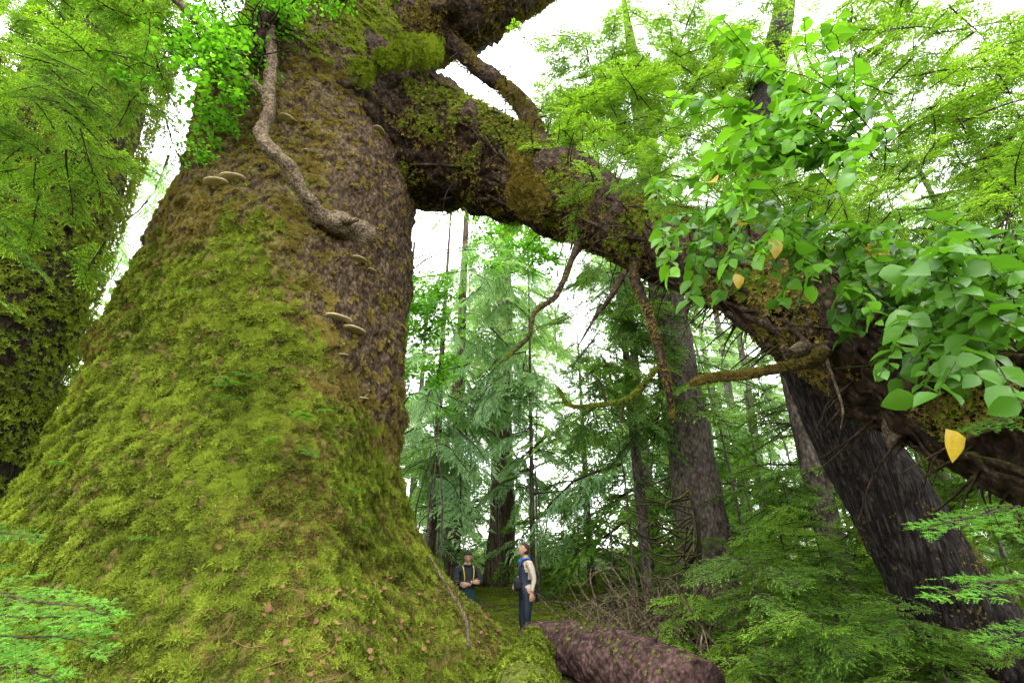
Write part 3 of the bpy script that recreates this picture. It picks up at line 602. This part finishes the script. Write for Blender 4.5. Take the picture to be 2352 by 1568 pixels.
place('bough',B_hem+B_heml,e,Vector((0,0,0)),[((2.9,11),(5.2,9),(.25,1.0),120),((2.6,11),(9,13),(.25,1.0),70),((2.6,12),(12,20),(.2,1.6),110)],(.3,.8),None,(-.3,.3),55)
# ------------------------------------------------------------------ people
SK=plain('skin',(.42,.24,.165),.6,.08);HAIR=plain('hair',(.045,.026,.016),.8,.3,80);HAIR2=plain('dark_hair',(.018,.014,.012),.8,.3,80)
SHIRT=plain('cream_shirt',(.46,.39,.32),.9,.18,12);NAVY=plain('navy_wader',(.012,.018,.03),.6,.3,12);BLK=plain('black_jacket',(.014,.016,.02),.8,.3,12)
TEAL=plain('teal_wader',(.012,.038,.042),.7,.3,12);BLUE=plain('blue_scarf',(.02,.13,.45),.8,.2,20);YEL=plain('yellow_strap',(.45,.36,.04),.7,.1);EYE=plain('eye',(.02,.015,.012),.2,.1);LIP=plain('lips',(.28,.12,.10),.6,.1)
BOOT=plain('rubber_boot',(.012,.014,.014),.5,.2)
def person(name,loc,yaw,J,bones,matfn,mats,headpos,headpitch,headyaw,hair,hands,extras):
    e=empty(name,loc);e.rotation_euler=(0,0,yaw)
    names=list(J);me=bpy.data.meshes.new(name+'_sk');me.from_pydata([J[k][0] for k in names],[(names.index(a),names.index(b)) for a,b in bones],[])
    o=bpy.data.objects.new('tmp',me);COL.objects.link(o)
    sm=o.modifiers.new('s','SKIN');ss=o.modifiers.new('u','SUBSURF');ss.levels=2;ss.render_levels=2
    for i,k in enumerate(names):
        rr=J[k][1];rr=(rr,rr) if not isinstance(rr,tuple) else rr
        me.skin_vertices[0].data[i].radius=rr;me.skin_vertices[0].data[i].use_root=(i==0)
    dg=bpy.context.evaluated_depsgraph_get();dg.update();b=bpy.data.meshes.new_from_object(o.evaluated_get(dg));bpy.data.objects.remove(o)
    for m in mats: b.materials.append(m)
    nb=len(b.vertices);co=np.empty(nb*3,np.float32);b.vertices.foreach_get('co',co);co=co.reshape(-1,3).astype(float)
    nr=np.array([v.normal[:] for v in b.vertices]);co=co+nr*((fbm(co*np.array([14,14,9]),3,5)-.5)*.03)[:,None]
    b.vertices.foreach_set('co',co.astype(np.float32).ravel())
    seg=[(np.array(J[a][0]),np.array(J[c][0]),a,c) for a,c in bones]
    for p in b.polygons:
        c=np.array(p.center);best=None;bd=9
        for A,B,a,d in seg:
            t=np.clip(np.dot(c-A,B-A)/np.dot(B-A,B-A),0,1);q=np.linalg.norm(c-A-(B-A)*t)
            if q<bd: bd=q;best=(a,d,t)
        p.material_index=matfn(best,c);p.use_smooth=True
    obj('body',b,e)
    nu,nv=32,24;V=[];H=[]
    for i in range(nv+1):
        th=math.pi*i/nv
        for j in range(nu):
            a=2*math.pi*j/nu;dx=math.sin(th)*math.cos(a);dy=math.sin(th)*math.sin(a);dz=math.cos(th)
            x=.098*dx;y=.077*dy*(1-.3*max(0,-dz));zq=.118*dz
            if dx>0:
                x+=.03*math.exp(-((dy/.15)**2+((dz+.18)/.17)**2))-.012*math.exp(-(((abs(dy)-.38)/.17)**2+((dz-.06)/.13)**2))+.012*math.exp(-((dy/.3)**2+((dz+.8)/.2)**2))+.006*math.exp(-((dy/.3)**2+((dz+.5)/.07)**2))
            hr=(dz>.5) or (dx<.45 and dz>.15) or (dx<.12 and dz>-.5 and not(abs(dy)>.88 and dx>-.12 and dz<.12))
            s=1.12 if hr else 1.
            V.append((x*s,y*s,zq*s));H.append(hr)
    F=[];MI=[]
    for i in range(nv):
        for j in range(nu):
            q=[i*nu+j,i*nu+(j+1)%nu,(i+1)*nu+(j+1)%nu,(i+1)*nu+j];F.append(q[::-1]);MI.append(1 if sum(H[w] for w in q)>=2 else 0)
    g=Geo();g.add(V,F,MI)
    def blob(c,rad,m):
        VV=[];n1,n2=6,10
        for i in range(n1+1):
            for j in range(n2):
                t=math.pi*i/n1;a=2*math.pi*j/n2;VV.append((c[0]+rad[0]*math.sin(t)*math.cos(a),c[1]+rad[1]*math.sin(t)*math.sin(a),c[2]+rad[2]*math.cos(t)))
        i=np.arange(n1)[:,None]*n2;j=np.arange(n2)[None,:];g.add(VV,np.stack([i+j,i+n2+j,i+n2+(j+1)%n2,i+(j+1)%n2],-1).reshape(-1,4),m)
    for s in (-1,1):
        blob((.083,s*.031,.006),(.008,.013,.006),2);blob((.087,s*.031,.026),(.006,.018,.004),1);blob((-.005,s*.078,-.005),(.017,.009,.03),0)
    blob((.094,0,-.062),(.008,.024,.006),3)
    mt=Matrix.Translation(headpos)@Matrix.Rotation(headyaw,4,'Z')@Matrix.Rotation(-headpitch,4,'Y')
    obj('head',g.mesh(name+'_head',[SK,hair,EYE,LIP]),e,mat=mt)
    for hi,(w,d,pn,ths,curl) in enumerate(hands):
        g=Geo();w=np.array(w);d=np.array(d,float);d/=np.linalg.norm(d);pn=np.array(pn,float);pn-=d*np.dot(pn,d);pn/=np.linalg.norm(pn);s=np.cross(d,pn)*ths
        VV=[]
        for k,(t,hw,ht) in enumerate([(-.02,.024,.02),(.0,.03,.018),(.03,.04,.016),(.06,.043,.015),(.088,.042,.012),(.094,.036,.006)]):
            for j in range(12):
                a=2*math.pi*j/12;VV.append(w+d*t+s*hw*math.cos(a)+pn*ht*math.sin(a))
        i=np.arange(5)[:,None]*12;j=np.arange(12)[None,:];g.add(VV,np.stack([i+j,i+(j+1)%12,i+12+(j+1)%12,i+12+j],-1).reshape(-1,4),0)
        for off,l in ((.032,.068),(.011,.078),(-.011,.072),(-.031,.056)):
            p=w+d*.08+s*off;pts=[p];a=curl*.3;
            for q,f in enumerate((.0,.42,.33,.25)):
                if q: p=p+(d*math.cos(a)+pn*math.sin(a))*l*f;pts.append(p);a+=curl
            g.add(*tube(pts,[.0095,.009,.008,.006],7,3),0)
        p=w+d*.025+s*.03;g.add(*tube([p,p+d*.025+s*.022+pn*.008,p+d*.055+s*.03+pn*.015,p+d*.075+s*.028+pn*.022],[.013,.011,.010,.007],7,3),0)
        obj('hand_%d'%hi,g.mesh(name+'_hand',[SK]),e)
    g=Geo();mlist=extras(g);obj('gear',g.mesh(name+'_gear',mlist),e)
    return e
Bn=[('pel','wai'),('wai','che'),('che','upc'),('upc','nek'),('nek','hed')]
for s in 'LR': Bn+=[('upc','sh'+s),('sh'+s,'el'+s),('el'+s,'wr'+s),('pel','hi'+s),('hi'+s,'kn'+s),('kn'+s,'an'+s),('an'+s,'to'+s)]
def skel(arm,lean=0,legs=None):
    J={'pel':((0,0,.97),(.15,.12)),'wai':((lean*.1,0,1.1),(.145,.115)),'che':((lean*.3,0,1.28),(.165,.125)),'upc':((lean*.45-.01,0,1.42),(.12,.09)),'nek':((lean*.5+.0,0,1.52),.058),'hed':((lean*.5+.015,0,1.6),.055)}
    for s,q in (('L',1),('R',-1)):
        J['sh'+s]=((lean*.45-.01,q*.185,1.43),.07);J['el'+s]=(arm[s][0],.05);J['wr'+s]=(arm[s][1],.034)
        J['hi'+s]=((0,q*.095,.88),.105);J['kn'+s]=((.03,q*.11,.49),.072);J['an'+s]=((-.02,q*.12,.1),.055);J['to'+s]=((.15,q*.14,.05),.05)
    return J
def mf1(b,c):
    a,d,t=b
    if a.startswith('an'): return 4
    if a[:2] in('hi','kn') or (a=='pel'): return 1
    if a=='wai': return 1 if (c[0]>.0 or c[2]<1.16) else 0
    if a=='che' or (a=='upc' and d!='nek'): return 1 if (c[0]>.055 and abs(c[1])<.12 and c[2]<1.40) else 0
    if a=='el'+a[-1] and t>.85: return 2
    if a=='upc': return 3
    if a=='nek': return 2
    return 0
def ex1(g):
    for q in (-1,1):
        g.add(*tube([(.13,q*.08,1.36),(.09,q*.09,1.47),(.0,q*.085,1.50),(-.09,q*.07,1.45),(-.13,q*.03,1.3),(-.13,0,1.15)],[.014]*6,6,4),0)
    g.add(*tube([(.15,.05,1.17),(.17,.04,1.12),(.16,.03,1.02),(.14,.03,.97)],[.03,.08,.085,.04],14,5,.1,6),1)
    A=np.linspace(0,2*np.pi,17);g.add(*tube(np.stack([.01+.075*np.cos(A),.072*np.sin(A),1.505+.012*np.cos(A*2)-.012*np.cos(A)],-1),[.024]*17,8,2,.2,20),2)
    g.add(*tube([(.08,.0,1.51),(.11,.01,1.46),(.13,.01,1.40)],[.03,.035,.01],8,4,.2,10),2)
    return [NAVY,BLK,BLUE]
zg=float(gz(np.array([.28]),np.array([11.0]))[0])
o=person('man',(.28,11.0,zg),math.radians(200),skel({'L':((-.07,.25,1.17),(-.02,.25,.93)),'R':((-.0,-.26,1.18),(.16,-.12,1.05))},0),Bn,mf1,[SHIRT,NAVY,SK,BLUE,BOOT],(.03,0,1.67),.55,.1,HAIR,
  [((-.015,.25,.92),(.06,.0,-1),(0,-1,0),1,.45),((.17,-.11,1.045),(.6,.6,-.2),(-.5,.5,-.2),-1,.6)],ex1)
o.scale=(1.1,1.1,1.06)
def mf2(b,c):
    a,d,t=b
    if a.startswith('an'): return 3
    if a[:2] in('hi','kn','pe'): return 1
    if a=='el'+a[-1] and t>.9: return 2
    if a=='nek': return 2
    return 0
def ex2(g):
    for q in (-1,1):
        g.add(*tube([(.125,q*.08,1.15),(.14,q*.09,1.3),(.10,q*.10,1.42),(.02,q*.10,1.49),(-.07,q*.09,1.46),(-.13,q*.04,1.3)],[.010]*6,6,4),0)
        A=np.linspace(0,2*np.pi,13);g.add(*tube(np.stack([np.full(13,.115),q*.033+.02*np.cos(A),1.662+.015*np.sin(A)],-1),[.0025]*13,4,1),1)
    A=np.linspace(0,2*np.pi,17);g.add(*tube(np.stack([.005+.07*np.cos(A),.07*np.sin(A),1.5+.0*A],-1),[.022]*17,8,2,.1,20),1)
    return [YEL,BLK]
zg=float(gz(np.array([-.95]),np.array([11.4]))[0])
o=person('man',(-.95,11.4,zg-.08),math.radians(-70),skel({'L':((.05,.26,1.16),(.22,-.03,1.15)),'R':((.05,-.26,1.17),(.24,.05,1.19))},-.05),Bn,mf2,[BLK,TEAL,SK,BOOT],(.01,0,1.66),-.1,-.25,HAIR2,
  [((.22,-.04,1.15),(-.1,-1,.05),(-1,0,.1),1,.4),((.24,.06,1.19),(-.15,1,0),(-1,0,0),1,.4)],ex2)
o.scale=(1.08,1.12,1.0)
# ------------------------------------------------------------------ light, world, camera
w=bpy.data.worlds.new('World');scene.world=w;w.use_nodes=True;nt=w.node_tree;nt.nodes.clear()
sk=nt.nodes.new('ShaderNodeTexSky');sk.sky_type='NISHITA';sk.sun_disc=False;sk.sun_elevation=math.radians(58);sk.sun_rotation=math.radians(200)
b1=nt.nodes.new('ShaderNodeBackground');b1.inputs[1].default_value=.12;nt.links.new(sk.outputs[0],b1.inputs[0])
b2=nt.nodes.new('ShaderNodeBackground');b2.inputs[0].default_value=(1,1,.97,1);b2.inputs[1].default_value=5.0
ad=nt.nodes.new('ShaderNodeAddShader');nt.links.new(b1.outputs[0],ad.inputs[0]);nt.links.new(b2.outputs[0],ad.inputs[1])
ow=nt.nodes.new('ShaderNodeOutputWorld');nt.links.new(ad.outputs[0],ow.inputs[0])
ld=bpy.data.lights.new('sun','SUN');ld.energy=1.5;ld.angle=math.radians(15);ld.color=(1,.96,.88);lo=obj('sun',ld)
az=math.radians(200);el=math.radians(58);dv=Vector((math.sin(az)*math.cos(el),math.cos(az)*math.cos(el),math.sin(el)))
lo.rotation_euler=dv.to_track_quat('Z','Y').to_euler()
cd=bpy.data.cameras.new('camera');cd.lens=17;cd.sensor_width=36;cd.clip_end=1000;cam=obj('camera',cd,loc=(0,0,1.65));cam.rotation_euler=(math.radians(113),0,0);scene.camera=cam
scene.view_settings.view_transform='Standard';scene.view_settings.look='None';scene.view_settings.exposure=0
